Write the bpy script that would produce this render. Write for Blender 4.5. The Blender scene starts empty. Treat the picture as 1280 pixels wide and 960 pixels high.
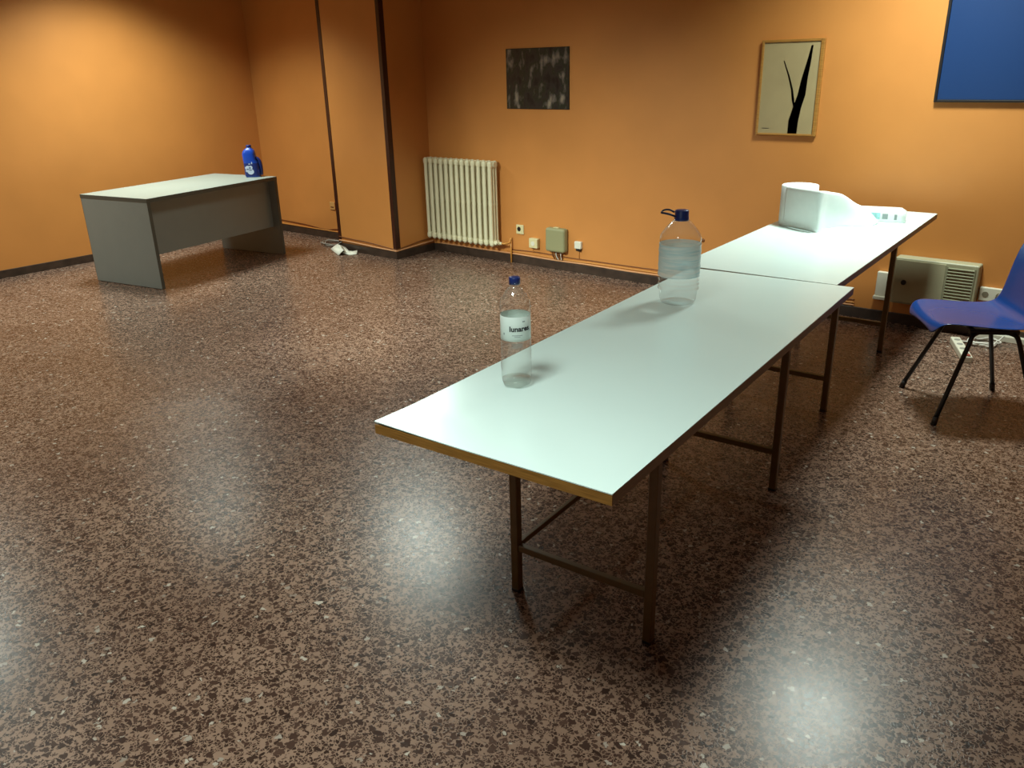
import bpy, bmesh, math, random
from mathutils import Vector, Matrix
random.seed(7)
sc = bpy.context.scene
C = sc.collection
PI = math.pi

# ------------------------------------------------------------------ materials
def lin(c):
    return tuple(((x/255)/12.92 if x/255 <= .04045 else ((x/255+.055)/1.055)**2.4) for x in c) + (1,)

def mat(name, rgb, rough=.5, metal=0, spec=.5, noise=0, nscale=20, bump=0, coat=0):
    m = bpy.data.materials.new(name); m.use_nodes = True
    nt = m.node_tree; b = nt.nodes['Principled BSDF']
    b.inputs['Roughness'].default_value = rough
    b.inputs['Metallic'].default_value = metal
    b.inputs['Specular IOR Level'].default_value = spec
    b.inputs['Coat Weight'].default_value = coat
    col = lin(rgb)
    b.inputs['Base Color'].default_value = col
    if noise or bump:
        tc = nt.nodes.new('ShaderNodeTexCoord')
        n = nt.nodes.new('ShaderNodeTexNoise'); n.inputs['Scale'].default_value = nscale
        n.inputs['Detail'].default_value = 6
        nt.links.new(tc.outputs['Object'], n.inputs['Vector'])
        if noise:
            r = nt.nodes.new('ShaderNodeValToRGB')
            r.color_ramp.elements[0].position = .3; r.color_ramp.elements[1].position = .7
            r.color_ramp.elements[0].color = tuple(x*(1-noise) for x in col[:3])+(1,)
            r.color_ramp.elements[1].color = tuple(min(1, x*(1+noise)) for x in col[:3])+(1,)
            nt.links.new(n.outputs['Fac'], r.inputs['Fac'])
            nt.links.new(r.outputs['Color'], b.inputs['Base Color'])
        if bump:
            bp = nt.nodes.new('ShaderNodeBump'); bp.inputs['Strength'].default_value = bump
            bp.inputs['Distance'].default_value = .004
            nt.links.new(n.outputs['Fac'], bp.inputs['Height'])
            nt.links.new(bp.outputs['Normal'], b.inputs['Normal'])
    return m

def wood(name, a, b_, rough=.5):
    m = mat(name, a, rough); nt = m.node_tree; b = nt.nodes['Principled BSDF']
    tc = nt.nodes.new('ShaderNodeTexCoord'); mp = nt.nodes.new('ShaderNodeMapping')
    mp.inputs['Scale'].default_value = (3, 3, 90)
    n = nt.nodes.new('ShaderNodeTexNoise'); n.inputs['Scale'].default_value = 4; n.inputs['Detail'].default_value = 5
    r = nt.nodes.new('ShaderNodeValToRGB')
    r.color_ramp.elements[0].color = lin(a); r.color_ramp.elements[1].color = lin(b_)
    r.color_ramp.elements[0].position = .35; r.color_ramp.elements[1].position = .65
    nt.links.new(tc.outputs['Object'], mp.inputs['Vector']); nt.links.new(mp.outputs['Vector'], n.inputs['Vector'])
    nt.links.new(n.outputs['Fac'], r.inputs['Fac']); nt.links.new(r.outputs['Color'], b.inputs['Base Color'])
    return m

def thin_plastic(name, tint, refl=1.0, body=0.0):
    """thin clear PET wall: mostly see-through, sheen rising towards the edges"""
    m = bpy.data.materials.new(name); m.use_nodes = True; nt = m.node_tree; nt.nodes.clear()
    out = nt.nodes.new('ShaderNodeOutputMaterial')
    tr = nt.nodes.new('ShaderNodeBsdfTransparent'); gl = nt.nodes.new('ShaderNodeBsdfGlossy')
    df = nt.nodes.new('ShaderNodeBsdfDiffuse'); df.inputs['Color'].default_value = tint
    gl.inputs['Roughness'].default_value = .06
    lw = nt.nodes.new('ShaderNodeLayerWeight'); lw.inputs['Blend'].default_value = .5
    cr = nt.nodes.new('ShaderNodeValToRGB')
    cr.color_ramp.elements[0].position = 0; cr.color_ramp.elements[0].color = tint
    cr.color_ramp.elements[1].position = 1; cr.color_ramp.elements[1].color = tuple(x*.84 for x in tint[:3])+(1,)
    e = cr.color_ramp.elements.new(.7); e.color = tuple(x*.93 for x in tint[:3])+(1,)
    nt.links.new(lw.outputs['Facing'], cr.inputs['Fac']); nt.links.new(cr.outputs['Color'], tr.inputs['Color'])
    pw = nt.nodes.new('ShaderNodeMath'); pw.operation = 'POWER'; pw.inputs[1].default_value = 4.0
    nt.links.new(lw.outputs['Facing'], pw.inputs[0])
    mu = nt.nodes.new('ShaderNodeMath'); mu.operation = 'MULTIPLY_ADD'; mu.inputs[1].default_value = .55*refl; mu.inputs[2].default_value = .04*refl
    mu.use_clamp = True
    nt.links.new(pw.outputs[0], mu.inputs[0])
    m1 = nt.nodes.new('ShaderNodeMixShader'); m1.inputs['Fac'].default_value = body
    nt.links.new(tr.outputs[0], m1.inputs[1]); nt.links.new(df.outputs[0], m1.inputs[2])
    mx = nt.nodes.new('ShaderNodeMixShader')
    nt.links.new(mu.outputs[0], mx.inputs['Fac']); nt.links.new(m1.outputs[0], mx.inputs[1]); nt.links.new(gl.outputs[0], mx.inputs[2])
    tc = nt.nodes.new('ShaderNodeTexCoord'); n = nt.nodes.new('ShaderNodeTexNoise'); n.inputs['Scale'].default_value = 35
    bp = nt.nodes.new('ShaderNodeBump'); bp.inputs['Strength'].default_value = .35; bp.inputs['Distance'].default_value = .004
    nt.links.new(tc.outputs['Object'], n.inputs['Vector']); nt.links.new(n.outputs['Fac'], bp.inputs['Height'])
    nt.links.new(bp.outputs['Normal'], gl.inputs['Normal'])
    nt.links.new(mx.outputs[0], out.inputs['Surface'])
    return m

def terrazzo():
    m = bpy.data.materials.new('terrazzo'); m.use_nodes = True
    nt = m.node_tree; b = nt.nodes['Principled BSDF']; N = nt.nodes.new; L = nt.links.new
    tc = N('ShaderNodeTexCoord')
    wn = N('ShaderNodeTexNoise'); wn.inputs['Scale'].default_value = 60; wn.inputs['Detail'].default_value = 2
    L(tc.outputs['Object'], wn.inputs['Vector'])
    wa = N('ShaderNodeMixRGB'); wa.blend_type = 'LINEAR_LIGHT'; wa.inputs['Fac'].default_value = .012
    L(tc.outputs['Object'], wa.inputs['Color1']); L(wn.outputs['Color'], wa.inputs['Color2'])
    def chips(scale, lo, hi):
        v = N('ShaderNodeTexVoronoi'); v.feature = 'DISTANCE_TO_EDGE'; v.inputs['Scale'].default_value = scale
        c = N('ShaderNodeTexVoronoi'); c.feature = 'F1'; c.inputs['Scale'].default_value = scale
        L(wa.outputs['Color'], v.inputs['Vector']); L(wa.outputs['Color'], c.inputs['Vector'])
        r = N('ShaderNodeMapRange'); r.inputs['From Min'].default_value = lo; r.inputs['From Max'].default_value = hi
        L(v.outputs['Distance'], r.inputs['Value'])
        s = N('ShaderNodeSeparateColor'); L(c.outputs['Color'], s.inputs['Color'])
        return r.outputs['Result'], s.outputs[0], s.outputs[1]
    def less(sock, t):
        k = N('ShaderNodeMath'); k.operation = 'LESS_THAN'; k.inputs[1].default_value = t; L(sock, k.inputs[0]); return k.outputs[0]
    def mul(a, b2):
        k = N('ShaderNodeMath'); k.operation = 'MULTIPLY'; L(a, k.inputs[0]); L(b2, k.inputs[1]); return k.outputs[0]
    def over(base, mask, col):
        k = N('ShaderNodeMixRGB'); L(mask, k.inputs['Fac']); L(base, k.inputs['Color1'])
        if isinstance(col, tuple): k.inputs['Color2'].default_value = col
        else: L(col, k.inputs['Color2'])
        return k.outputs['Color']
    # matrix with slow tonal drift
    mn = N('ShaderNodeTexNoise'); mn.inputs['Scale'].default_value = 1.1; mn.inputs['Detail'].default_value = 3
    L(tc.outputs['Object'], mn.inputs['Vector'])
    mr = N('ShaderNodeValToRGB')
    mr.color_ramp.elements[0].position = .35; mr.color_ramp.elements[1].position = .68
    mr.color_ramp.elements[0].color = lin(MATRIX_A); mr.color_ramp.elements[1].color = lin(MATRIX_B)
    L(mn.outputs['Fac'], mr.inputs['Fac'])
    base = mr.outputs['Color']
    # small dark chips
    d2, a2, b2 = chips(92, .06, .12)
    cr = N('ShaderNodeValToRGB'); cr.color_ramp.elements[0].color = lin(CHIP_A); cr.color_ramp.elements[1].color = lin(CHIP_B)
    L(b2, cr.inputs['Fac'])
    base = over(base, mul(d2, less(a2, .74)), cr.outputs['Color'])
    # big dark chips
    d1, a1, b1 = chips(46, .09, .15)
    cr2 = N('ShaderNodeValToRGB'); cr2.color_ramp.elements[0].color = lin(CHIP_C); cr2.color_ramp.elements[1].color = lin(CHIP_D)
    L(b1, cr2.inputs['Fac'])
    base = over(base, mul(d1, less(a1, .40)), cr2.outputs['Color'])
    # pale chips
    d3, a3, b3 = chips(60, .10, .17)
    cr3 = N('ShaderNodeValToRGB'); cr3.color_ramp.elements[0].color = lin((140, 124, 112)); cr3.color_ramp.elements[1].color = lin((190, 178, 164))
    L(b3, cr3.inputs['Fac'])
    base = over(base, mul(d3, less(a3, .03)), cr3.outputs['Color'])
    # tile joints
    br = N('ShaderNodeTexBrick'); br.offset = 0; br.inputs['Scale'].default_value = 1
    br.inputs['Brick Width'].default_value = .4; br.inputs['Row Height'].default_value = .4
    br.inputs['Mortar Size'].default_value = .0012; br.inputs['Mortar Smooth'].default_value = .3
    L(tc.outputs['Object'], br.inputs['Vector'])
    jm = N('ShaderNodeMath'); jm.operation = 'MULTIPLY'; jm.inputs[1].default_value = .35; L(br.outputs['Fac'], jm.inputs[0])
    base = over(base, jm.outputs[0], lin((58, 44, 36)))
    L(base, b.inputs['Base Color'])
    rn = N('ShaderNodeTexNoise'); rn.inputs['Scale'].default_value = 2.2; rn.inputs['Detail'].default_value = 5
    L(tc.outputs['Object'], rn.inputs['Vector'])
    rr = N('ShaderNodeMapRange'); rr.inputs['To Min'].default_value = ROUGH[0]; rr.inputs['To Max'].default_value = ROUGH[1]
    L(rn.outputs['Fac'], rr.inputs['Value']); L(rr.outputs['Result'], b.inputs['Roughness'])
    b.inputs['Specular IOR Level'].default_value = FLOORSPEC
    bp = N('ShaderNodeBump'); bp.inputs['Strength'].default_value = .12; bp.inputs['Distance'].default_value = .002
    L(d2, bp.inputs['Height']); L(bp.outputs['Normal'], b.inputs['Normal'])
    return m

MATRIX_A, MATRIX_B = (130, 102, 86), (154, 124, 106)
CHIP_A, CHIP_B = (48, 32, 26), (80, 57, 47)
CHIP_C, CHIP_D = (48, 32, 26), (80, 57, 47)
ROUGH = (.21, .31); FLOORSPEC = .4

M = {}
M['floor'] = terrazzo()
M['wall'] = mat('orange_paint', (203, 133, 68), .45, spec=.4, noise=.05, nscale=2.2, bump=.0)
M['ceiling'] = mat('ceiling_white', (176, 168, 154), .8)
M['skirting'] = mat('skirting_stone', (62, 47, 38), .35, noise=.35, nscale=14)
M['dark_trim'] = mat('dark_wood_trim', (58, 24, 12), .4, noise=.15, nscale=30)
M['laminate'] = mat('white_laminate', (222, 240, 236), .25, spec=.5, noise=.012, nscale=3)
M['wood_edge'] = wood('ochre_wood_edge', (128, 88, 34), (164, 116, 52), .5)
M['wood_side'] = wood('brown_wood_edge', (134, 118, 102), (154, 138, 120), .5)
M['leg_metal'] = mat('olive_brown_painted_metal', (104, 82, 42), .4, spec=.5, noise=.12, nscale=25)
M['desk'] = mat('grey_melamine', (134, 138, 132), .4, noise=.02, nscale=9)
M['desk_top'] = mat('grey_desk_top', (150, 157, 149), .35, noise=.02, nscale=9)
M['desk_edge'] = mat('dark_grey_edging', (84, 84, 76), .45)
M['cream'] = mat('cream_radiator_enamel', (222, 213, 178), .35, noise=.03, nscale=12)
M['brass'] = mat('brass_valve', (190, 160, 96), .35, metal=.6)
M['pipe'] = mat('painted_pipe', (206, 140, 62), .4)
M['telecom'] = mat('grey_green_box', (146, 142, 104), .45)
M['beige'] = mat('beige_plastic', (214, 200, 152), .45)
M['socket_white'] = mat('socket_white', (222, 216, 196), .4)
M['dark'] = mat('dark_plastic', (32, 26, 22), .4)
M['cable_orange'] = mat('painted_cable', (206, 138, 66), .5)
M['cable_brown'] = mat('brown_cable', (120, 70, 30), .5)
M['cable_pink'] = mat('salmon_cable', (208, 150, 104), .5)
M['cable_grey'] = mat('grey_cable', (150, 142, 132), .5)
M['cable_white'] = mat('white_cable', (214, 208, 196), .5)
M['paper'] = mat('white_paper', (240, 246, 243), .75, noise=.015, nscale=30, bump=.08)
M['paper_floor'] = mat('scrap_paper', (226, 222, 206), .7, noise=.06, nscale=40)
M['pack'] = mat('white_film', (240, 244, 240), .35)
M['cyan'] = mat('pale_cyan_print', (170, 220, 224), .35, noise=.25, nscale=60)
M['grey_print'] = mat('grey_print', (150, 160, 160), .4)
M['heater'] = mat('grey_beige_heater', (170, 165, 134), .45)
M['heater_grille'] = mat('heater_grille', (142, 140, 112), .5)
M['chair'] = mat('blue_plastic', (24, 60, 124), .22, spec=.5)
M['black_metal'] = mat('black_metal', (22, 18, 15), .35)
M['cap'] = mat('blue_cap', (26, 44, 104), .35)
M['cap_handle'] = mat('dark_blue_handle', (22, 26, 60), .4)
M['jug'] = mat('blue_jug_plastic', (24, 66, 168), .28)
M['jug_label'] = mat('jug_label_navy', (22, 38, 104), .4)
M['jug_mark'] = mat('jug_label_white', (196, 206, 226), .4)
M['ink'] = mat('black_ink', (30, 32, 36), .5)
M['label_white'] = mat('label_white', (226, 236, 230), .45)
M['pet'] = thin_plastic('clear_pet', (.985, .985, .975, 1), 1.3, .03)
M['pet_blue'] = thin_plastic('clear_pet_blue', (.975, .985, .985, 1), 1.3, .03)
M['label_cyan'] = thin_plastic('translucent_cyan_label', (.90, .97, .98, 1), .6, .72)
M['board_blue'] = mat('blue_board', (22, 52, 98), .4)
M['board_frame'] = mat('board_frame', (30, 26, 26), .4)
M['canvas'] = mat('beige_canvas', (166, 146, 106), .6, noise=.10, nscale=4)
M['trunk'] = mat('dark_brown_paint', (88, 46, 26), .5, noise=.25, nscale=14)
M['pic_frame'] = wood('honey_frame', (150, 100, 40), (176, 124, 56))

def poster_material():
    m = mat('dark_photo_print', (40, 36, 34), .35); nt = m.node_tree; b = nt.nodes['Principled BSDF']
    tc = nt.nodes.new('ShaderNodeTexCoord'); mp = nt.nodes.new('ShaderNodeMapping'); mp.inputs['Scale'].default_value = (9, 1, 5)
    n = nt.nodes.new('ShaderNodeTexNoise'); n.inputs['Scale'].default_value = 1.4; n.inputs['Detail'].default_value = 4
    r = nt.nodes.new('ShaderNodeValToRGB')
    r.color_ramp.elements[0].position = .36; r.color_ramp.elements[0].color = lin((16, 14, 14))
    r.color_ramp.elements[1].position = .72; r.color_ramp.elements[1].color = lin((150, 136, 116))
    for p, c in ((.46, (44, 40, 38)), (.53, (30, 38, 22)), (.6, (92, 84, 78))):
        e = r.color_ramp.elements.new(p); e.color = lin(c)
    nt.links.new(tc.outputs['Object'], mp.inputs['Vector']); nt.links.new(mp.outputs['Vector'], n.inputs['Vector'])
    nt.links.new(n.outputs['Fac'], r.inputs['Fac']); nt.links.new(r.outputs['Color'], b.inputs['Base Color'])
    return m
M['poster'] = poster_material()

# ------------------------------------------------------------------ mesh helpers
def box(bm, c, s, bev=0, seg=2, rot=None):
    r = bmesh.ops.create_cube(bm, size=1)
    vs = r['verts']
    bmesh.ops.scale(bm, vec=Vector(s), verts=vs)
    if bev:
        es = list({e for v in vs for e in v.link_edges})
        g = bmesh.ops.bevel(bm, geom=es, offset=bev, segments=seg, profile=.5, affect='EDGES')
        vs = list({v for f in g['faces'] for v in f.verts} | {v for v in vs if v.is_valid})
    if rot is not None: bmesh.ops.rotate(bm, cent=(0, 0, 0), matrix=rot, verts=vs)
    bmesh.ops.translate(bm, vec=Vector(c), verts=vs)
    return vs

def bx(bm, x0, x1, y0, y1, z0, z1, bev=0, seg=2):
    return box(bm, ((x0+x1)/2, (y0+y1)/2, (z0+z1)/2), (x1-x0, y1-y0, z1-z0), bev, seg)

def spline(pts, n=6, closed=False):
    P = [Vector(p) for p in pts]; out = []; k = len(P)
    rng = k if closed else k-1
    for i in range(rng):
        g = (lambda j: P[j % k]) if closed else (lambda j: P[max(0, min(k-1, j))])
        a, b, c, d = g(i-1), g(i), g(i+1), g(i+2)
        for q in range(n):
            t = q/n
            out.append(.5*((2*b)+(c-a)*t+(2*a-5*b+4*c-d)*t*t+(3*b-a-3*c+d)*t**3))
    if not closed: out.append(P[-1])
    return out

def tube(bm, pts, r, n=8, closed=False, flat=1.0):
    P = [Vector(p) for p in pts]; k = len(P); rings = []
    up = None
    for i in range(k):
        if closed: t = P[(i+1) % k]-P[i-1]
        else: t = P[min(k-1, i+1)]-P[max(0, i-1)]
        t.normalize()
        if up is None:
            up = Vector((0, 0, 1)) if abs(t.z) < .9 else Vector((1, 0, 0))
        u = (up - t*up.dot(t)).normalized(); up = u; w = t.cross(u)
        rr = r[i] if isinstance(r, (list, tuple)) else r
        rings.append([bm.verts.new(P[i]+rr*(math.cos(a)*w+math.sin(a)*flat*u)) for a in [2*PI*j/n for j in range(n)]])
    for i in range(k if closed else k-1):
        A, B = rings[i], rings[(i+1) % k]
        for j in range(n):
            f = bm.faces.new((A[j], A[(j+1) % n], B[(j+1) % n], B[j])); f.smooth = True
    if not closed:
        bm.faces.new(rings[0][::-1]); bm.faces.new(rings[-1])

def lathe(bm, prof, n=36, cap0=True, cap1=True, cx=0, cy=0, fn=None):
    rings = []
    for (r, z) in prof:
        ring = []
        for j in range(n):
            a = 2*PI*j/n
            rr = r if fn is None else fn(r, z, a)
            ring.append(bm.verts.new((cx+rr*math.cos(a), cy+rr*math.sin(a), z)))
        rings.append(ring)
    for A, B in zip(rings, rings[1:]):
        for j in range(n):
            f = bm.faces.new((A[j], A[(j+1) % n], B[(j+1) % n], B[j])); f.smooth = True
    if cap0: bm.faces.new(rings[0][::-1])
    if cap1: bm.faces.new(rings[-1])
    return rings

def loft(bm, sections, cap=True):
    R = [[bm.verts.new(p) for p in s] for s in sections]; n = len(R[0])
    for A, B in zip(R, R[1:]):
        for j in range(n):
            f = bm.faces.new((A[j], A[(j+1) % n], B[(j+1) % n], B[j])); f.smooth = True
    if cap: bm.faces.new(R[0][::-1]); bm.faces.new(R[-1])

def grid(bm, rows, smooth=True):
    V = [[bm.verts.new(p) for p in r] for r in rows]
    for A, B in zip(V, V[1:]):
        for j in range(len(A)-1):
            f = bm.faces.new((A[j], A[j+1], B[j+1], B[j])); f.smooth = smooth
    return V

def obj(name, bm, m, parent=None, loc=None, rotz=0):
    bmesh.ops.recalc_face_normals(bm, faces=bm.faces)
    me = bpy.data.meshes.new(name); bm.to_mesh(me); bm.free()
    if m is not None: me.materials.append(m)
    o = bpy.data.objects.new(name, me); C.objects.link(o)
    if parent is not None: o.parent = parent
    if loc is not None: o.location = loc
    o.rotation_euler.z = rotz
    return o

def pieces(name, bm, m, parent=None):
    """one object per connected piece of the mesh"""
    bm.verts.ensure_lookup_table(); seen = set(); out = []
    for v in bm.verts:
        if v in seen: continue
        st = [v]; isl = []; seen.add(v)
        while st:
            q = st.pop(); isl.append(q)
            for e in q.link_edges:
                w = e.other_vert(q)
                if w not in seen: seen.add(w); st.append(w)
        nb = bmesh.new(); mp = {q: nb.verts.new(q.co) for q in isl}
        for f in {f for q in isl for f in q.link_faces}:
            g = nb.faces.new([mp[x] for x in f.verts]); g.smooth = f.smooth
        out.append(obj(name, nb, m, parent))
    bm.free(); return out

def tag(o, label, cat, group=None, kind=None):
    o['label'] = label; o['category'] = cat
    if group: o['group'] = group
    if kind: o['kind'] = kind
    return o

def thing(name, label, cat, loc=(0, 0, 0), rotz=0, group=None):
    o = bpy.data.objects.new(name, None); C.objects.link(o); o.empty_display_size = .05
    o.location = loc; o.rotation_euler.z = rotz
    return tag(o, label, cat, group)

def struct(name, bm, m, label, cat):
    o = obj(name, bm, m); o['kind'] = 'structure'; o['label'] = label; o['category'] = cat
    return o

def NB(): return bmesh.new()

def text_mesh(body, size, m, bold=.0):
    cu = bpy.data.curves.new('lettering', 'FONT'); cu.body = body; cu.size = size; cu.offset = bold
    cu.align_x = 'CENTER'; cu.align_y = 'CENTER'; cu.extrude = .0002; cu.resolution_u = 3
    o = bpy.data.objects.new('lettering', cu); C.objects.link(o)
    dg = bpy.context.evaluated_depsgraph_get(); dg.update()
    me = bpy.data.meshes.new_from_object(o.evaluated_get(dg))
    bpy.data.objects.remove(o); bpy.data.curves.remove(cu)
    me.materials.clear(); me.materials.append(m)
    return me

# ------------------------------------------------------------------ room
XL, XR, YB, YF, H = -8.0, 1.7, 5.604, -2.2, 2.78
PX0, PX1, PY = -6.40, -5.583, 5.10      # pillar
YA = 5.42                               # wall left of the pillar
b = NB(); bx(b, XL-.2, XR+.2, YF-.2, YB+.2, -.1, 0); struct('floor', b, M['floor'], 'polished brown terrazzo floor with dark and pale chips', 'floor')
b = NB(); bx(b, XL-.2, XR+.2, YF-.2, YB+.2, H, H+.1); struct('ceiling', b, M['ceiling'], 'plain white ceiling', 'ceiling')
b = NB(); bx(b, PX1-.3, XR+.2, YB, YB+.2, 0, H); struct('wall_back', b, M['wall'], 'orange painted wall behind the radiator and long tables', 'wall')
b = NB(); bx(b, XL-.2, XL, YF-.2, YB+.2, 0, H); struct('wall_left', b, M['wall'], 'orange painted wall behind the grey desk', 'wall')
b = NB(); bx(b, XL, PX0+.2, YA, YB+.2, 0, H); struct('wall_corner', b, M['wall'], 'short orange wall between the corner and the pillar', 'wall')
b = NB(); bx(b, PX0, PX1, PY, YB+.1, 0, H); struct('wall_pillar', b, M['wall'], 'orange pillar with dark strips on its edges', 'pillar')
b = NB(); bx(b, XR, XR+.2, YF-.2, YB, 0, H); struct('wall_right', b, M['wall'], 'orange painted wall on the right', 'wall')
b = NB(); bx(b, XL, XR, YF-.2, YF, 0, H); struct('wall_front', b, M['wall'], 'orange painted wall behind the viewer', 'wall')
SK, ST = .07, .012
def skirt(name, x0, x1, y0, y1, label):
    b = NB(); bx(b, x0, x1, y0, y1, 0, SK, .003); struct(name, b, M['skirting'], label, 'baseboard')
skirt('baseboard_left', XL, XL+ST, YF, YA, 'dark stone baseboard along the wall behind the desk')
skirt('baseboard_corner', XL+ST, PX0, YA-ST, YA, 'dark stone baseboard of the short wall left of the pillar')
skirt('baseboard_pillar', PX0-.004, PX1+ST, PY-ST, PY, 'dark stone baseboard across the pillar front')
skirt('baseboard_side', PX1, PX1+ST, PY, YB, 'dark stone baseboard on the pillar side by the radiator')
skirt('baseboard_back', PX1+ST, XR, YB-ST, YB, 'dark stone baseboard below the radiator wall')
b = NB(); bx(b, PX0-.003, PX0+.04, PY-.004, PY+.002, SK, H)
bx(b, PX0-.004, PX0+.0, PY, PY+.03, SK, H); struct('trim_1', b, M['dark_trim'], 'narrow dark strip on the left edge of the pillar', 'trim')
b = NB(); bx(b, PX1-.036, PX1+.004, PY-.004, PY+.001, SK, H); bx(b, PX1, PX1+.004, PY, PY+.05, SK, H)
struct('trim_2', b, M['dark_trim'], 'wide dark corner strip on the right edge of the pillar', 'trim')

# ------------------------------------------------------------------ grey desk
t = thing('desk', 'grey melamine office desk standing by the left wall', 'desk', (-6.376, 3.211, 0), 1.7702)
DL, DW, DH = 1.469, .81, .738
b = NB(); bx(b, .0015, DL-.0015, .0015, DW-.0015, DH-.032, DH, .0015, 1); top = obj('tabletop', b, M['desk_top'], t)
b = NB()
bx(b, 0, DL, 0, .0025, DH-.032, DH-.001); bx(b, 0, DL, DW-.0025, DW, DH-.032, DH-.001)
bx(b, 0, .0025, .0025, DW-.0025, DH-.032, DH-.001); bx(b, DL-.0025, DL, .0025, DW-.0025, DH-.032, DH-.001)
pieces('edge_band', b, M['desk_edge'], top)
for x0 in (.002, DL-.032):
    b = NB(); bx(b, x0, x0+.03, .004, DW-.004, 0.004, DH-.032, .001, 1); sp = obj('side_panel', b, M['desk'], t)
    b = NB(); bx(b, x0, x0+.03, .0015, .004, .004, DH-.032); bx(b, x0, x0+.03, DW-.004, DW-.0015, .004, DH-.032); pieces('edge_band', b, M['desk_edge'], sp)
    b = NB(); bx(b, x0+.004, x0+.026, .03, DW-.03, 0, .004); obj('foot_strip', b, M['dark'], sp)
b = NB(); bx(b, .032, DL-.032, .085, .103, .268, DH-.032); obj('modesty_panel', b, M['desk'], t)

# ------------------------------------------------------------------ long tables
def long_table(label, loc, yaw, L, W, lift):
    t = thing('trestle_table', label, 'table', loc, yaw, 'long white trestle tables placed end to end')
    TH = .767; ia = .116; ib = .474; ic = .45; s = .014
    b = NB(); bx(b, .003, L-.003, .003, W-.003, TH-.03, TH-.003); core = obj('tabletop', b, M['wood_side'], t)
    b = NB()
    for x0, x1 in ((0, .003), (L-.003, L)): bx(b, x0, x1, 0, W, TH-.03, TH-.0035)
    pieces('end_edging', b, M['wood_edge'], core)
    b = NB()
    for y0, y1 in ((0, .003), (W-.003, W)): bx(b, .003, L-.003, y0, y1, TH-.03, TH-.0035)
    pieces('long_edging', b, M['wood_side'], core)
    # laminate sheet, one corner starting to come away
    b = NB(); nx, ny = 60, 24
    def zz(x, y, top):
        d = math.hypot(x*1.4, (W-y)*.8)
        return TH-(.0025 if not top else 0)+lift*max(0, 1-d/.24)**1.3
    xs = [L*(i/nx)**1.35 for i in range(nx+1)]; ys = [W*(1-(1-j/ny)**1.3) for j in range(ny+1)]
    T = [[b.verts.new((x, y, zz(x, y, 1))) for y in ys] for x in xs]
    B = [[b.verts.new((x, y, zz(x, y, 0))) for y in ys] for x in xs]
    for i in range(nx):
        for j in range(ny):
            b.faces.new((T[i][j], T[i+1][j], T[i+1][j+1], T[i][j+1])); b.faces.new((B[i][j], B[i][j+1], B[i+1][j+1], B[i+1][j]))
    for i in range(nx):
        b.faces.new((T[i][0], B[i][0], B[i+1][0], T[i+1][0])); b.faces.new((T[i][ny], T[i+1][ny], B[i+1][ny], B[i][ny]))
    for j in range(ny):
        b.faces.new((T[0][j], T[0][j+1], B[0][j+1], B[0][j])); b.faces.new((T[nx][j], B[nx][j], B[nx][j+1], T[nx][j+1]))
    obj('laminate_sheet', b, M['laminate'], core)
    for x in (ib, L-ic):
        for y in (ia, W-ia):
            b = NB(); bx(b, x-s, x+s, y-s, y+s, .006, TH-.03, .002, 1); lg = obj('leg', b, M['leg_metal'], t)
            b = NB(); bx(b, x-s-.001, x+s+.001, y-s-.001, y+s+.001, 0, .012, .002, 1); obj('foot_cap', b, M['dark'], lg)
        b = NB(); bx(b, x-.011, x+.011, ia+s, W-ia-s, .160, .184, .002, 1); obj('crossbar', b, M['leg_metal'], t)
        b = NB(); bx(b, x-.011, x+.011, ia+s, W-ia-s, TH-.055, TH-.03, .002, 1); obj('top_rail', b, M['leg_metal'], t)
    b = NB(); bx(b, ib+s, L-ic-s, W-ia-.008, W-ia+.008, .162, .182, .002, 1); obj('stretcher', b, M['leg_metal'], t)
    return t
long_table('long white-topped table in front carrying the two empty water bottles', (-.835, 1.341, 0), 1.6409, 2.063, .7166, .006)
yawS = 1.6128
long_table('long white-topped table behind, reaching the wall and carrying the paper roll', (-1.048+.028*math.cos(yawS), 3.373+.028*math.sin(yawS), 0), yawS, 2.0, .7227, .0)

# ------------------------------------------------------------------ water bottles on the front table
TZ = .767
t = thing('water_bottle', 'slim clear water bottle with a white lettered label on the front table', 'bottle', (-1.420, 1.735, TZ), 0)
def petal(r, z, a):
    return r*(1-.13*max(0, 1-z/.022)*(.5+.5*math.cos(5*a)))
prof = [(.026, .004), (.034, .0), (.040, .004), (.0435, .014), (.0445, .028), (.0448, .05), (.0448, .07)]
for k in range(6):
    z = .078+k*.0115; prof += [(.0438, z), (.0448, z+.0055)]
prof += [(.0444, .15), (.0432, .153), (.0430, .185), (.0432, .217), (.0446, .221), (.0452, .235), (.0446, .247), (.0425, .259), (.0385, .270), (.0325, .281),
         (.025, .290), (.018, .296), (.0142, .300), (.0138, .306), (.0165, .3065), (.0165, .3085), (.0135, .309), (.0135, .312)]
b = NB(); lathe(b, prof, 60, True, False, fn=petal); obj('body', b, M['pet'], t)
b = NB(); lathe(b, [(.0432, .1455), (.0440, .1465), (.0440, .2165), (.0432, .2175)], 60, False, False)
lab = obj('label_sleeve', b, M['label_white'], t)
b = NB(); lathe(b, [(.0158, .3045), (.0162, .305), (.0162, .3225), (.0152, .3245), (.006, .3248)], 30, True, True, fn=lambda r, z, a: r*(1+.015*math.cos(15*a)) if r > .0155 else r); obj('cap', b, M['cap'], t)
def wrap(me, R, ang, zc, name, parent, slope=0):
    for v in me.vertices:
        x, y, z = v.co; a = ang+x/R
        v.co = ((R+z)*math.cos(a), (R+z)*math.sin(a), zc+y+slope*x)
    o = bpy.data.objects.new(name, me); C.objects.link(o); o.parent = parent
    return o
CAMDIR = math.atan2(-1.735, 1.42)
me = text_mesh('lunares', .0215, M['ink'], .0007); wrap(me, .0443, CAMDIR+.28, .183, 'lettering', lab, .02)
b = NB()
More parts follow.
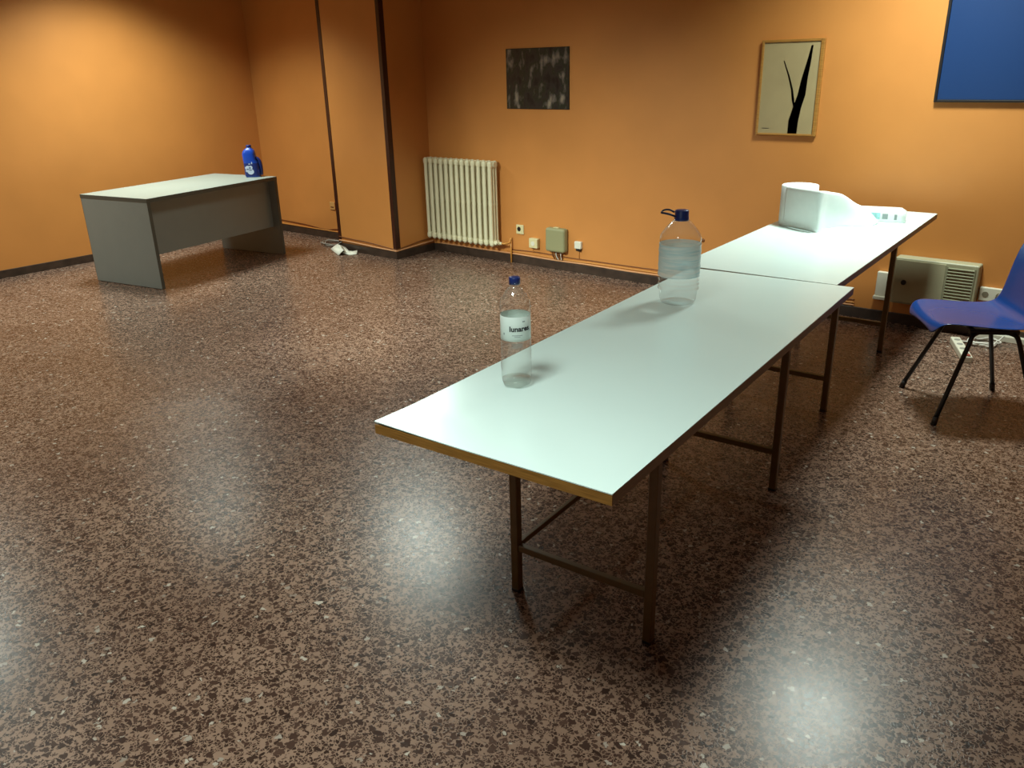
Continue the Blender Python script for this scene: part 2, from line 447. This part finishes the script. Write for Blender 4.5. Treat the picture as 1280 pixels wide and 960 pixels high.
for k, (a0, a1, z, h) in enumerate([(-.25, .45, .1635, .0018), (-.1, .3, .1595, .0012), (.45, .65, .2030, .003), (-.9, -.8, .164, .006), (1.0, 1.08, .173, .008)]):
    n = 8; rows = [[(.04425*math.cos(CAMDIR+a0+(a1-a0)*i/n), .04425*math.sin(CAMDIR+a0+(a1-a0)*i/n), zz) for i in range(n+1)] for zz in (z, z+h)]
    grid(b, rows)
pieces('fine_print', b, M['grey_print'], lab)
b = NB()
rows = [[(.0440*math.cos(CAMDIR-.3+.75*i/10), .0440*math.sin(CAMDIR-.3+.75*i/10), z) for i in range(11)] for z in (.126, .141)]
grid(b, rows); obj('print_panel', b, thin_plastic('grey_translucent_print', (.62, .62, .6, 1), .4, .25), t)
b = NB(); lathe(b, [(.0405, .0055), (.0435, .015), (.0438, .020), (.0, .020)], 48, True, False, fn=lambda r, z, a: petal(r, z, a)); 
bmesh.ops.remove_doubles(b, verts=b.verts, dist=1e-6); obj('water', b, thin_plastic('shallow_water', (.97, .98, .97, 1), .5, .01), t)

t = thing('water_jug', 'large clear five litre water jug with blue cap and carry loop on the front table', 'jug', (-1.466, 2.800, TZ+.0012), 0)
prof = [(.030, .008), (.052, .003), (.060, .0), (.066, .004), (.0705, .016), (.0720, .035), (.0735, .05), (.079, .056)]
for k in range(11):
    z = .06+k*.0165; prof += [(.0790, z), (.0757, z+.006), (.0757, z+.009), (.0790, z+.0145)]
prof += [(.0795, .245), (.0785, .256), (.0745, .267), (.066, .280), (.056, .2925), (.045, .305), (.034, .316), (.0275, .322), (.0255, .325), (.0255, .330)]
b = NB(); lathe(b, prof, 60, True, False); obj('body', b, M['pet_blue'], t)
prof = []
for k in range(16):
    z = .108+k*.0082; prof += [(.0800+.0006*math.sin(k*1.7), z)]
b = NB(); lathe(b, prof, 60, False, False, fn=lambda r, z, a: r+.0005*math.sin(9*a+z*120)); 
lc = M['label_cyan']; nt = lc.node_tree
tcn = nt.nodes.new('ShaderNodeTexCoord'); mpn = nt.nodes.new('ShaderNodeMapping'); mpn.inputs['Scale'].default_value = (4, 4, 60)
non = nt.nodes.new('ShaderNodeTexNoise'); non.inputs['Scale'].default_value = 2.2; rpn = nt.nodes.new('ShaderNodeValToRGB')
rpn.color_ramp.elements[0].position = .35; rpn.color_ramp.elements[0].color = lin((204, 234, 240)); rpn.color_ramp.elements[1].position = .62; rpn.color_ramp.elements[1].color = lin((246, 252, 250))
nt.links.new(tcn.outputs['Object'], mpn.inputs['Vector']); nt.links.new(mpn.outputs['Vector'], non.inputs['Vector']); nt.links.new(non.outputs['Fac'], rpn.inputs['Fac'])
for nd in nt.nodes:
    if nd.type == 'BSDF_DIFFUSE': nt.links.new(rpn.outputs['Color'], nd.inputs['Color'])
obj('label_sleeve', b, lc, t)
b = NB(); lathe(b, [(.0265, .318), (.0275, .319), (.0275, .330), (.0262, .332), (.0262, .3545), (.0245, .357), (.010, .3575)], 40, True, True, fn=lambda r, z, a: r*(1+.012*math.cos(24*a)) if .321 < z < .355 else r)
obj('cap', b, M['cap'], t)
# carry loop sticking out to the camera's left
dl = Vector((-.78, -.62, 0)); dn = Vector((-.62, .78, 0))*0+Vector((.62, -.78, 0))
pts = [dl*.026+dn*.012+Vector((0, 0, .334)), dl*.045+dn*.016+Vector((0, 0, .343)), dl*.066+dn*.012+Vector((0, 0, .348)), dl*.078+Vector((0, 0, .349)),
       dl*.066-dn*.012+Vector((0, 0, .356)), dl*.045-dn*.016+Vector((0, 0, .356)), dl*.026-dn*.012+Vector((0, 0, .347))]
b = NB(); tube(b, spline(pts, 6), .0030, 8, flat=1.3); obj('carry_loop', b, M['cap_handle'], t)

# ------------------------------------------------------------------ paper roll and wipes packet on the far table
t = thing('paper_roll', 'thick white paper towel roll standing on end with its loose sheet trailing', 'paper roll', (-1.700, 4.640, TZ), 0)
R = .100; HR = .222
b = NB(); lathe(b, [(.024, 0), (R-.002, 0), (R, .003), (R, HR-.004), (R-.004, HR), (.060, HR+.001), (.024, HR-.001), (.021, HR-.003), (.021, .002)], 64, False, False)
obj('roll', b, M['paper'], t)
b = NB(); lathe(b, [(.0215, .001), (.0215, HR-.006), (.019, HR-.006), (.019, .001)], 32, False, False); obj('core_tube', b, mat('grey_card', (120, 112, 100), .8), t)
# trailing sheet
plan = [(-.045, -.0895, .219), (.02, -.126, .220), (.10, -.165, .221), (.165, -.190, .222), (.188, -.178, .221), (.186, -.12, .212), (.182, -.058, .199),
        (.217, .022, .176), (.264, .080, .122), (.310, .115, .085), (.365, .155, .006)]
st = spline([(x, y, h) for x, y, h in plan], 5); rows = []; nV = 14
for i, p in enumerate(st):
    u = i/(len(st)-1); h = min(max(p.z, .003), .222); lean = math.sqrt(max(0, .222**2-h*h))*.45*max(0, u-.45)/.55
    row = []
    for j in range(nV+1):
        w = j/nV
        q = Vector((p.x+.2*lean*w, p.y+.98*lean*w, .0012+h*w))
        q.x += .006*math.sin(6*w+5*u)*u*w
        row.append(q)
    rows.append(row)
b = NB(); grid(b, rows); sh = obj('loose_sheet', b, M['paper'], t)
md = sh.modifiers.new('thickness', 'SOLIDIFY'); md.thickness = .0012; md.offset = 0

t = thing('wipes_packet', 'flat white packet with pale cyan print lying beside the paper roll', 'packet', (-1.206, 4.985, TZ), .228)
b = NB()
PLn, PD, PH = .345, .105, .072
secs = []
for i in range(13):
    u = i/12; x = -PLn*(1-u); e = min(u, 1-u); k = min(1, .72+e*3.2); 
    ring = []
    for (yy, zz) in ((.0, .10), (.0, .5), (.02, .88), (.12, 1), (.5, 1.03), (.88, 1), (.98, .88), (1, .5), (1, .10), (.96, 0), (.5, 0), (.04, 0)):
        ring.append((x, PD*(.5+(yy-.5)*(.97+.03*k)), PH*(zz if zz <= .1 else .1+(zz-.1)*k)))
    secs.append(ring)
loft(b, secs); pk = obj('wrapper', b, M['pack'], t)
def front_patch(x0, x1, z0, z1, m, name):
    b = NB(); bx(b, x0, x1, -.0012, .0005, z0, z1); obj(name, b, m, pk)
front_patch(-.285, -.135, .014, .050, M['cyan'], 'print_patch')
front_patch(-.123, -.094, .016, .046, M['grey_print'], 'barcode')
front_patch(-.060, -.046, .014, .044, M['grey_print'], 'barcode')

# ------------------------------------------------------------------ blue detergent jug on the desk
t = thing('detergent_bottle', 'blue plastic detergent bottle with handle on the far desk corner', 'bottle', (-6.845, 4.525, .738), math.radians(40))
def rr(cx, wx, wy, z, n=24):
    out = []
    for j in range(n):
        a = 2*PI*j/n; c, s = math.cos(a), math.sin(a); p = .55
        out.append((cx+wx*math.copysign(abs(c)**p, c), wy*math.copysign(abs(s)**p, s), z))
    return out
b = NB()
loft(b, [rr(.0, .062, .042, 0), rr(.0, .068, .047, .005), rr(.0, .070, .048, .06), rr(-.002, .070, .047, .10), rr(-.008, .066, .046, .135), rr(-.016, .060, .045, .16),
         rr(-.018, .059, .045, .21), rr(-.017, .052, .040, .235), rr(-.014, .036, .032, .252), rr(-.012, .023, .023, .261), rr(-.012, .021, .021, .268)])
obj('body', b, M['jug'], t)
b = NB(); tube(b, spline([(.038, 0, .172), (.062, 0, .158), (.076, 0, .125), (.080, 0, .07), (.074, 0, .018)], 6), .0155, 12); obj('handle', b, M['jug_label'], t)
b = NB(); lathe(b, [(.022, .262), (.0235, .264), (.0235, .286), (.021, .289), (.008, .2892)], 28, True, True, cx=-.012); obj('cap', b, M['jug_label'], t)
b = NB(); rows = []
for z in (.012, .05, .095, .128):
    kx = -.002 if z < .1 else -.007
    pts = [p for p in rr(kx, .0705 if z < .1 else .0675, .0490 if z < .1 else .0475, z, 48) if p[1] < .01]
    pts.sort(key=lambda p: p[0]); rows.append(pts)
mn = min(len(r) for r in rows); rows = [r[:mn] for r in rows]
grid(b, rows); lb = obj('label', b, M['jug_label'], t)
b = NB()
def blob(cx, cz, rx, rz, y=-.0502):
    ring = [b.verts.new((cx+rx*math.cos(2*PI*k/20), y, cz+rz*math.sin(2*PI*k/20))) for k in range(20)]
    ring2 = [b.verts.new((v.co.x, y+.0012, v.co.z)) for v in ring]
    b.faces.new(ring); b.faces.new(ring2[::-1])
    for k in range(20): b.faces.new((ring[k], ring2[k], ring2[(k+1) % 20], ring[(k+1) % 20]))
blob(-.030, .086, .026, .020); blob(-.004, .090, .016, .017); blob(-.008, .052, .030, .026); blob(-.044, .062, .010, .014)
pieces('label_mark', b, M['jug_mark'], lb)
b = NB(); blob(-.012, .086, .006, .005, -.0512); blob(-.006, .066, .014, .003, -.0512); blob(-.034, .076, .010, .003, -.0512); pieces('label_print', b, M['jug_label'], lb)
b = NB(); blob(-.012, .122, .012, .004, -.0495); blob(.010, .131, .004, .012, -.0488); pieces('label_mark', b, M['jug_mark'], lb)

# ------------------------------------------------------------------ radiator
RX0, RX1, RZ0, RZ1, RY = -5.548, -4.703, .142, .892, 5.462
NS = 13; pitch = (RX1-RX0)/NS
t = thing('radiator', 'cream column radiator on the back wall beside the pillar', 'radiator', (RX0, RY, 0), 0)
def section_mesh():
    b = NB(); w = .0215
    for k, y in enumerate((.018, .052, .086)):
        prof = []
        n = 12
        ring = lambda z, kx, ky: [(pitch/2+w*kx*math.copysign(abs(math.cos(2*PI*j/16))**.7, math.cos(2*PI*j/16)), y+.0145*ky*math.sin(2*PI*j/16), z) for j in range(16)]
        loft(b, [ring(RZ0+.004, .55, .6), ring(RZ0+.02, .95, .95), ring(RZ0+.07, .82, 1), ring(.50, .80, 1), ring(.515, .92, 1.05), ring(.53, .80, 1), ring(RZ1-.07, .82, 1), ring(RZ1-.02, .95, .95), ring(RZ1-.004, .55, .6)])
    for z in (RZ0+.035, RZ1-.035):
        box(b, (pitch/2, .052, z), (.046, .100, .052), .014, 3)
        pts = [(0.0, .052, z), (pitch, .052, z)]
        tube(b, pts, .023, 14)
    bx(b, pitch/2-.012, pitch/2+.012, .02, .084, .505, .525, .004)
    bmesh.ops.recalc_face_normals(b, faces=b.faces)
    me = bpy.data.meshes.new('radiator_section'); b.to_mesh(me); b.free(); me.materials.append(M['cream']); return me
sm = section_mesh()
for k in range(NS):
    o = bpy.data.objects.new('radiator_section', sm); C.objects.link(o); o.parent = t; o.location = (k*pitch, 0, 0)
wy = YB-RY
for xx in (pitch*1.0, pitch*(NS-1)):
    b = NB(); bx(b, xx-.01, xx+.01, .05, wy-.001, RZ1-.075, RZ1-.055); bx(b, xx-.01, xx+.01, .05, wy-.001, RZ0+.055, RZ0+.075); pieces('wall_bracket', b, M['cream'], t)
b = NB(); lathe(b, [(.0, RZ1-.005), (.012, RZ1-.005), (.012, RZ1+.012), (.0, RZ1+.012)], 14, False, False, cx=0, cy=0); b.free()
b = NB(); tube(b, [(NS*pitch, .052, RZ0+.035), (NS*pitch+.03, .052, RZ0+.035)], .017, 12); tube(b, [(NS*pitch+.012, .052, RZ0+.035), (NS*pitch+.012, .01, RZ0+.045)], .016, 12); tube(b, [(NS*pitch+.03, .052, RZ0+.035), (NS*pitch+.055, .052, RZ0+.035)], .012, 12)
obj('valve', b, M['cream'], t)
b = NB(); tube(b, spline([(NS*pitch+.05, .052, RZ0+.035), (NS*pitch+.085, .06, RZ0+.036), (NS*pitch+.105, .10, RZ0+.045), (NS*pitch+.105, .11, RZ0+.07)], 6), .008, 10)
tube(b, [(NS*pitch+.105, .118, RZ0+.085), (NS*pitch+.105, .118, .0)], .008, 10); obj('pipe', b, M['pipe'], t)

# ------------------------------------------------------------------ things on the back wall
def flip(o): return o
# socket
t = thing('wall_socket', 'small square beige wall socket right of the radiator', 'socket', (-4.505, YB, .305), 0)
b = NB(); box(b, (0, -.006, 0), (.082, .012, .082), .004); pl = obj('plate', b, M['beige'], t)
b = NB()
ring = [(.02*math.cos(2*PI*k/20), .02*math.sin(2*PI*k/20)) for k in range(20)]
loft(b, [[(-.008+x*1.0, -.0135, .004+z) for x, z in ring], [(-.008+x, -.010, .004+z) for x, z in ring]]); obj('recess', b, M['dark'], pl)
# surface boxes with the telecom box
t = thing('surface_socket_box', 'cream surface mounted socket box left of the grey cable box', 'socket', (-4.335, YB, .205), 0)
b = NB(); box(b, (0, -.022, 0), (.092, .044, .085), .006); bd = obj('housing', b, M['beige'], t)
b = NB(); loft(b, [[(x, -.047, z) for x, z in ring], [(x, -.043, z) for x, z in ring]]); obj('face', b, M['socket_white'], bd)
b = NB(); tube(b, [(-.028, -.006, -.04), (-.028, -.006, -.09)], .004, 8); obj('cable', b, M['cable_orange'], t)
t = thing('cable_box', 'tall grey green cable junction box on the wall with cable tails below', 'junction box', (-4.085, YB, .157), 0)
b = NB(); box(b, (0, -.035, .105), (.200, .07, .205), .022, 4); hb = obj('housing', b, M['telecom'], t)
b = NB(); box(b, (0, -.035, .2105), (.05, .03, .006), .002); obj('clip', b, M['beige'], hb)
for k, (xx, mm) in enumerate(((-.055, 'cable_brown'), (-.03, 'cable_brown'), (-.01, 'cable_white'), (.012, 'cable_brown'), (.03, 'cable_white'), (.045, 'cable_brown'))):
    b = NB(); tube(b, spline([(xx, -.022, .01), (xx+.006*math.sin(k*2), -.022, -.03), (xx*.8+.012, -.014, -.07)], 4), .0045, 8); obj('cable', b, M[mm], t)
t = thing('telephone_socket', 'tiny white telephone socket right of the grey cable box', 'socket', (-3.873, YB, .226), 0)
b = NB(); box(b, (0, -.015, .012), (.066, .030, .062), .006); hs = obj('housing', b, M['socket_white'], t)
b = NB(); box(b, (.004, -.016, -.027), (.046, .024, .022), .003); obj('jack', b, M['dark'], hs)
b = NB(); tube(b, [(0, -.006, -.02), (.002, -.006, -.105)], .0035, 8); obj('cable', b, M['cable_orange'], t)
# plug on short wall
t = thing('wall_socket', 'small orange painted wall socket left of the pillar', 'socket', (-6.85, YA, .345), 0)
b = NB(); box(b, (0, -.005, 0), (.08, .010, .08), .004); pl = obj('plate', b, mat('overpainted_plate', (204, 152, 88), .45), t)
b = NB(); box(b, (.0, -.0105, -.012), (.05, .003, .012), .001); obj('slot', b, M['cable_brown'], pl)
# hook
b = NB(); lathe(b, [(.004, -.01), (.009, -.009), (.013, -.003), (.014, 0)], 16, True, True)
o = obj('wall_plug', b, M['cable_brown'], None, (-2.745, YB, .397)); o.rotation_euler = (PI/2, 0, 0)
for v in o.data.vertices: v.co.z = -v.co.z - 0
tag(o, 'small round brown plug in the orange wall above the table joint', 'wall plug')

# cables along walls
def cable(name, pts, r, m, label, n=6, group=None):
    b = NB(); tube(b, spline(pts, n), r, 8); o = obj(name, b, M[m])
    return tag(o, label, 'cable', group)
def wavy(x0, x1, y, z, amp, n, seed):
    rnd = random.Random(seed); return [(x0+(x1-x0)*i/n, y, z+rnd.uniform(-amp, amp)) for i in range(n+1)]
cable('wall_cable', wavy(-4.60, -1.6, YB-.005, .118, .005, 14, 1), .0045, 'cable_brown', 'topmost brown cable running along the back wall above the baseboard')
cable('wall_cable', wavy(-4.66, -1.6, YB-.006, .097, .004, 12, 2), .0055, 'cable_orange', 'orange painted cable running in the middle of the back wall bundle')
cable('wall_cable', wavy(-5.50, -1.6, YB-.007, .079, .002, 16, 3), .0065, 'cable_pink', 'pale salmon cable lying on top of the back wall baseboard')
cable('wall_cable', [(PX0+.01, PY-.006, .130), (-6.2, PY-.006, .122), (-6.0, PY-.006, .118), (-5.8, PY-.006, .105), (-5.60, PY-.006, .088), (PX1+.008, PY-.008, .086), (PX1+.008, 5.2, .098), (PX1+.007, 5.4, .118), (PX1+.007, 5.58, .124)], .0045, 'cable_brown', 'thin brown cable wrapping around the pillar above its baseboard')
cable('wall_cable', [(PX0+.01, PY-.007, .094), (-6.2, PY-.008, .092), (-6.0, PY-.008, .086), (-5.8, PY-.008, .079), (-5.60, PY-.009, .077), (PX1+.011, PY-.011, .077), (PX1+.010, 5.2, .080), (PX1+.009, 5.4, .088), (PX1+.009, 5.58, .092)], .0065, 'cable_pink', 'pale salmon cable on top of the pillar baseboard')
cable('wall_cable', [(-7.95, YA-.006, .12), (-7.6, YA-.006, .115), (-7.3, YA-.006, .105), (-7.0, YA-.006, .085), (-6.8, YA-.006, .108), (-6.45, YA-.006, .112)], .0045, 'cable_brown', 'thin brown cable on the short wall left of the pillar')
cable('wall_cable', [(-7.95, YA-.008, .082), (-7.5, YA-.008, .080), (-7.0, YA-.008, .079), (-6.45, YA-.008, .079)], .006, 'cable_orange', 'orange painted cable resting on the baseboard left of the pillar')

# pictures
t = thing('photo_poster', 'dark landscape photo print high on the wall right of the radiator', 'poster', (-4.297, YB, 1.320), 0)
b = NB(); bx(b, -.32, .32, -.012, 0, 0, .46, .001, 1); pn = obj('print', b, M['poster'], t)
b = NB(); bx(b, -.321, .321, -.010, 0, -.004, .0); bx(b, -.321, .321, -.010, 0, .46, .464); pieces('mount_edge', b, M['dark'], pn)
t = thing('tree_picture', 'framed beige picture of a dark tree trunk above the paper roll', 'picture', (-2.190, YB, 1.170), 0)
W2, H2 = .208, .60
b = NB()
for (x0, x1, z0, z1) in ((-W2, -W2+.016, 0, H2), (W2-.024, W2, 0, H2), (-W2+.016, W2-.024, 0, .014), (-W2+.016, W2-.024, H2-.016, H2)): bx(b, x0, x1, -.024, 0, z0, z1, .003, 2)
pieces('frame_rail', b, M['pic_frame'], t)
b = NB(); bx(b, -W2+.014, W2-.022, -.016, -.002, .012, H2-.014); cv = obj('canvas', b, M['canvas'], t)
def limb(pts, m='trunk'):
    b = NB(); rows = []
    for (x, z, w) in pts: rows.append([(x-w, -.0175, z), (x+w, -.0175, z)])
    V = grid(b, rows, False); r = bmesh.ops.solidify(b, geom=b.faces[:], thickness=.0012); return b
b = limb([(.048, .014, .031), (.050, .10, .033), (.066, .18, .028), (.088, .26, .026), (.098, .36, .020), (.118, .48, .012), (.128, .56, .006)]); obj('trunk', b, M['trunk'], cv)
b = limb([(.050, .175, .006), (.036, .22, .008), (.022, .29, .007), (-.01, .38, .005), (-.05, .47, .003)]); obj('branch', b, M['trunk'], cv)
b = NB(); bx(b, -.165, -.115, -.0175, -.0155, .044, .047); obj('inscription', b, M['ink'], cv)
t = thing('notice_board', 'blue board with a dark frame high on the wall at the right', 'board', (-.83, YB, 1.403), 0)
b = NB(); bx(b, -.45, .45, -.016, 0, .0, .62, .002, 1)
obj('panel', b, M['board_blue'], t)
b = NB()
for (x0, x1, z0, z1) in ((-.466, -.45, -.014, .634), (.45, .466, -.014, .634), (-.45, .45, -.014, .0), (-.45, .45, .62, .634)): bx(b, x0, x1, -.024, 0, z0, z1, .002, 1)
pieces('frame_rail', b, M['board_frame'], t)

# ------------------------------------------------------------------ heater & boxes at lower right
hx0, hx1, hz0, hz1, hd = -1.358, -.874, .160, .458, .10
t = thing('convector_heater', 'low grey beige convector heater on the wall behind the table end', 'heater', ((hx0+hx1)/2, YB, hz0), 0)
w = (hx1-hx0)/2; h = hz1-hz0
b = NB(); bx(b, -w, w, -hd, .001, 0, h, .010, 3); hb = obj('body', b, M['heater'], t)
b = NB()
for k in range(13):
    z = .030+k*(h-.065)/12
    box(b, (w*.60, -hd-.002, z), (w*.62, .010, .0105), .002, 1, Matrix.Rotation(.5, 3, 'X'))
bx(b, w*.27, w*.30, -hd-.007, -hd+.001, .018, h-.022); bx(b, w*.90, w*.93, -hd-.007, -hd+.001, .018, h-.022)
obj('grille', b, M['heater_grille'], hb)
b = NB(); bx(b, -w+.012, w*.25, -hd-.006, -hd+.001, .012, h-.012, .003, 2); obj('front_panel', b, M['heater'], hb)
b = NB(); lathe(b, [(.016, 0), (.016, .010), (.012, .014)], 20, True, True); kn = obj('knob', b, M['dark'], hb, (-w*.70, -hd-.006, h*.48)); kn.rotation_euler = (PI/2, 0, 0)
t = thing('wall_box', 'small white wall box half hidden behind the far table leg', 'box', (-1.425, YB, .150), 0)
b = NB(); bx(b, -.045, .045, -.035, 0, .02, .185, .005); wb = obj('housing', b, M['socket_white'], t)
b = NB(); bx(b, -.052, .052, -.045, 0, 0, .024, .004); obj('base_ledge', b, M['socket_white'], wb)
t = thing('double_socket', 'white double wall socket between the heater and the blue chair', 'socket', (-.790, YB, .275), 0)
b = NB(); box(b, (0, -.014, 0), (.150, .028, .085), .005); ds = obj('plate', b, M['socket_white'], t)
for xx in (-.04, .035):
    b = NB(); loft(b, [[(xx+x*.9, -.0295, z*.9) for x, z in ring], [(xx+x*.9, -.027, z*.9) for x, z in ring]]); obj('recess', b, mat('socket_recess', (128, 116, 96), .5), ds)
b = NB(); tube(b, spline([(.035, -.032, .0), (.04, -.06, .02), (.075, -.05, .075), (.10, -.03, .05), (.095, -.02, -.05), (.10, -.015, -.19)], 6), .004, 8); obj('plug_cable', b, M['cable_white'], t)
b = NB(); tube(b, spline([(.02, -.03, -.01), (.022, -.05, -.03), (.018, -.03, -.12), (.03, -.02, -.19)], 6), .004, 8); obj('plug_cable', b, M['dark'], t)
b = NB(); bx(b, -.86, 1.2, YB-.05, YB-.012, 0, .038, .004); tag(obj('cable_duct', b, M['socket_white']), 'pale plastic cable duct at the foot of the wall behind the blue chair', 'cable duct')
t = thing('power_strip', 'white power strip lying on the floor under the blue chair', 'power strip', (-.845, 5.20, 0), math.radians(-68))
b = NB(); bx(b, -.19, .19, -.027, .027, 0, .040, .006, 2); ps = obj('housing', b, M['socket_white'], t)
for k in range(4):
    b = NB(); loft(b, [[(-.13+k*.085+x*.85, z*.85, .0402) for x, z in ring], [(-.13+k*.085+x*.85, z*.85, .0415) for x, z in ring]]); obj('outlet', b, mat('outlet_grey', (150, 146, 136), .5), ps)
b = NB(); bx(b, .150, .186, -.016, .016, .0405, .046, .002); obj('switch', b, mat('switch_red', (150, 70, 56), .4), ps)
def coil(cx, cy, r, turns, rad, z0, seed, sx=1.0, sy=1.0):
    rnd = random.Random(seed); pts = []
    for i in range(turns*9):
        a = 2*PI*i/9; k = 1+rnd.uniform(-.22, .16)
        pts.append((cx+r*sx*k*math.cos(a), cy+r*sy*k*math.sin(a), z0+rad+rnd.uniform(0, .022)))
    return pts
cable('power_cable', [(-.915, 5.405, .006)]+coil(-.77, 5.44, .075, 3, .005, 0, 5)+[(-.70, 5.50, .02), (-.68, 5.54, .045)], .0048, 'cable_white', 'white power cable looped on the floor behind the power strip')

cable('cable_coil', coil(-6.64, 5.235, .125, 4, .0045, .0, 11, 1.25, .85)+[(-6.47, 5.16, .012), (-6.43, 5.12, .02), (-6.42, 5.08, .04), (-6.35, 5.085, .08)], .0048, 'cable_grey', 'loose coil of grey cable on the floor at the pillar foot', 5)
# crumpled paper
t = thing('paper_scrap', 'folded white paper scrap on the floor before the pillar', 'paper', (-6.27, 4.965, 0), 0)
b = NB()
# card folded as a small tent + long curled strip, in world-aligned offsets
grid(b, [[(-.212, .079, .003), (.094, -.072, .003)], [(-.165, .082, .032), (.108, -.050, .028)], [(-.104, .082, .062), (.116, -.027, .047)], [(-.05, .10, .050), (.13, -.01, .030)]])
o = obj('folded_card', b, M['paper_floor'], t); md = o.modifiers.new('thickness', 'SOLIDIFY'); md.thickness = .003
b = NB(); rows = [[(-.10, .085, .063), (-.04, .04, .058), (.02, .01, .050)], [(-.006, .104, .040), (.05, .05, .034), (.10, -.02, .018)], [(.082, .068, .022), (.12, .04, .014), (.165, .0, .003)],
        [(.13, .075, .022), (.16, .05, .012), (.19, .02, .003)], [(.185, .085, .034), (.20, .07, .020), (.215, .05, .006)]]
V = grid(b, rows); o = obj('curled_strip', b, M['paper_floor'], t); md = o.modifiers.new('thickness', 'SOLIDIFY'); md.thickness = .003

# ------------------------------------------------------------------ blue chair
ca = math.atan2(-.523, -.852)
t = thing('shell_chair', 'blue plastic shell chair on black metal legs at the right', 'chair', (-.643, 4.335, 0), ca)
# local x = forward, local y = towards the camera side (+90 deg from forward)
prof = [(.272, .440, .150), (.268, .458, .190), (.245, .472, .214), (.18, .472, .228), (.08, .462, .236), (-.02, .455, .240), (-.10, .455, .238), (-.150, .468, .234),
        (-.178, .500, .226), (-.192, .55, .220), (-.205, .62, .222), (-.222, .70, .226), (-.238, .77, .220), (-.250, .815, .196), (-.255, .836, .150)]
rows = []
for i, (u, z, w) in enumerate(prof):
    p0 = prof[max(0, i-1)]; p1 = prof[min(len(prof)-1, i+1)]
    tx, tz = p1[0]-p0[0], p1[1]-p0[1]; l = math.hypot(tx, tz); nx, nz = tz/l, -tx/l
    row = []
    for j in range(13):
        v = -1+2*j/12; curl = .020*abs(v)**2.5 if 1 < i else 0.0
        row.append((u+nx*curl, v*w, z+nz*curl if i > 1 else z-.012*abs(v)**3))
    rows.append(row)
b = NB(); grid(b, rows); sh = obj('seat_shell', b, M['chair'], t)
md = sh.modifiers.new('thickness', 'SOLIDIFY'); md.thickness = .007; md.offset = -1
md = sh.modifiers.new('round', 'SUBSURF'); md.levels = 1; md.render_levels = 2
for s in (-1, 1):
    for f in (-1, 1):
        b = NB(); P = [(f*.2265, s*.245, .012), (f*.10, s*.165, .385), (f*.085, s*.150, .420), (f*.05, s*.13, .432)]
        if f < 0: P = [(f*.2265, s*.245, .012), (f*.12, s*.165, .385), (f*.105, s*.150, .420), (f*.07, s*.13, .432)]
        pts = [Vector(P[0])]+spline(P[1:], 4); tube(b, pts, .0108, 12); lg = obj('leg', b, M['black_metal'], t)
        b = NB(); d = (Vector(P[1])-Vector(P[0])).normalized(); q = Vector(P[0]); tube(b, [(q.x, q.y, 0), tuple(q+d*.03)], .0135, 12); obj('foot_cap', b, M['dark'], lg)
b = NB()
for s in (-1, 1): bx(b, -.12, .10, s*.135-.014, s*.135+.014, .424, .446, .004)
for xx in (.07, -.09): tube(b, [(xx, -.14, .433), (xx, .14, .433)], .010, 12)
obj('seat_frame', b, M['black_metal'], t)

# ------------------------------------------------------------------ lights: louvred ceiling fittings plus two added fill lights
def lamp(x, y, sx, sy, power, spread, col=(1, .985, .93)):
    d = bpy.data.lights.new('ceiling_or_fill_lamp', 'AREA'); d.shape = 'RECTANGLE'; d.size = sx; d.size_y = sy
    d.energy = power; d.color = col; d.spread = math.radians(spread)
    o = bpy.data.objects.new('ceiling_or_fill_lamp', d); C.objects.link(o); o.location = (x, y, H-.02)
    return o
WARM = (1, .96, .86)
COOL = (.85, 1.0, .92)
lamp(-1.25, 4.74, .5, .4, 54, 136, COOL)
lamp(-1.2, .6, .6, .6, 31, 120, COOL)
o = lamp(-4.95, 4.5, .6, .6, 34, 120, COOL); o.rotation_euler = (math.radians(-30), 0, math.radians(30))
o = lamp(-3.9, .9, .6, .6, 23, 54, COOL); o.rotation_euler = (math.radians(58), 0, 0); o.location.z = H-.32  # added fill, not a known fitting: tilted to brighten the lower back wall
lamp(-7.0, 3.7, .6, .6, 58, 127, COOL)
lamp(-7.0, 1.3, .6, .6, 52, 138, COOL)
lamp(-4.0, .3, .6, .6, 18, 112, COOL)  # weak fill added to lift the floor at the front left

w = bpy.data.worlds.new('world'); sc.world = w; w.use_nodes = True
w.node_tree.nodes['Background'].inputs['Color'].default_value = (.9, .85, .8, 1)
w.node_tree.nodes['Background'].inputs['Strength'].default_value = .03

# ------------------------------------------------------------------ camera
cam = bpy.data.cameras.new('camera'); co = bpy.data.objects.new('camera', cam); C.objects.link(co)
cam.sensor_fit = 'HORIZONTAL'; cam.sensor_width = 36; cam.lens = CAM_F/1280*36 if 'CAM_F' in globals() else 36*1015/1280
cam.clip_start = .05
fpx, pitch_, roll_, hh, hd_ = 1015.0, .3718, -.0247, 1.6421, .6923
FW = Vector((0, math.cos(pitch_), -math.sin(pitch_))); Rt = Vector((1, 0, 0)); Up = Rt.cross(FW)
R2 = math.cos(roll_)*Rt+math.sin(roll_)*Up; U2 = -math.sin(roll_)*Rt+math.cos(roll_)*Up
m3 = Matrix((R2, U2, -FW)).transposed()
co.matrix_world = Matrix.Translation((0, 0, hh)) @ Matrix.Rotation(hd_, 4, 'Z') @ m3.to_4x4()
sc.camera = co
vs = sc.view_settings
sc.display_settings.display_device = 'sRGB'
vs.view_transform = 'Standard'; vs.look = 'None'; vs.gamma = 1; vs.use_curve_mapping = False; vs.exposure = 0.0
sc.cycles.max_bounces = 10; sc.cycles.transparent_max_bounces = 24
sc.cycles.use_denoising = True
sc.cycles.sample_clamp_indirect = 8
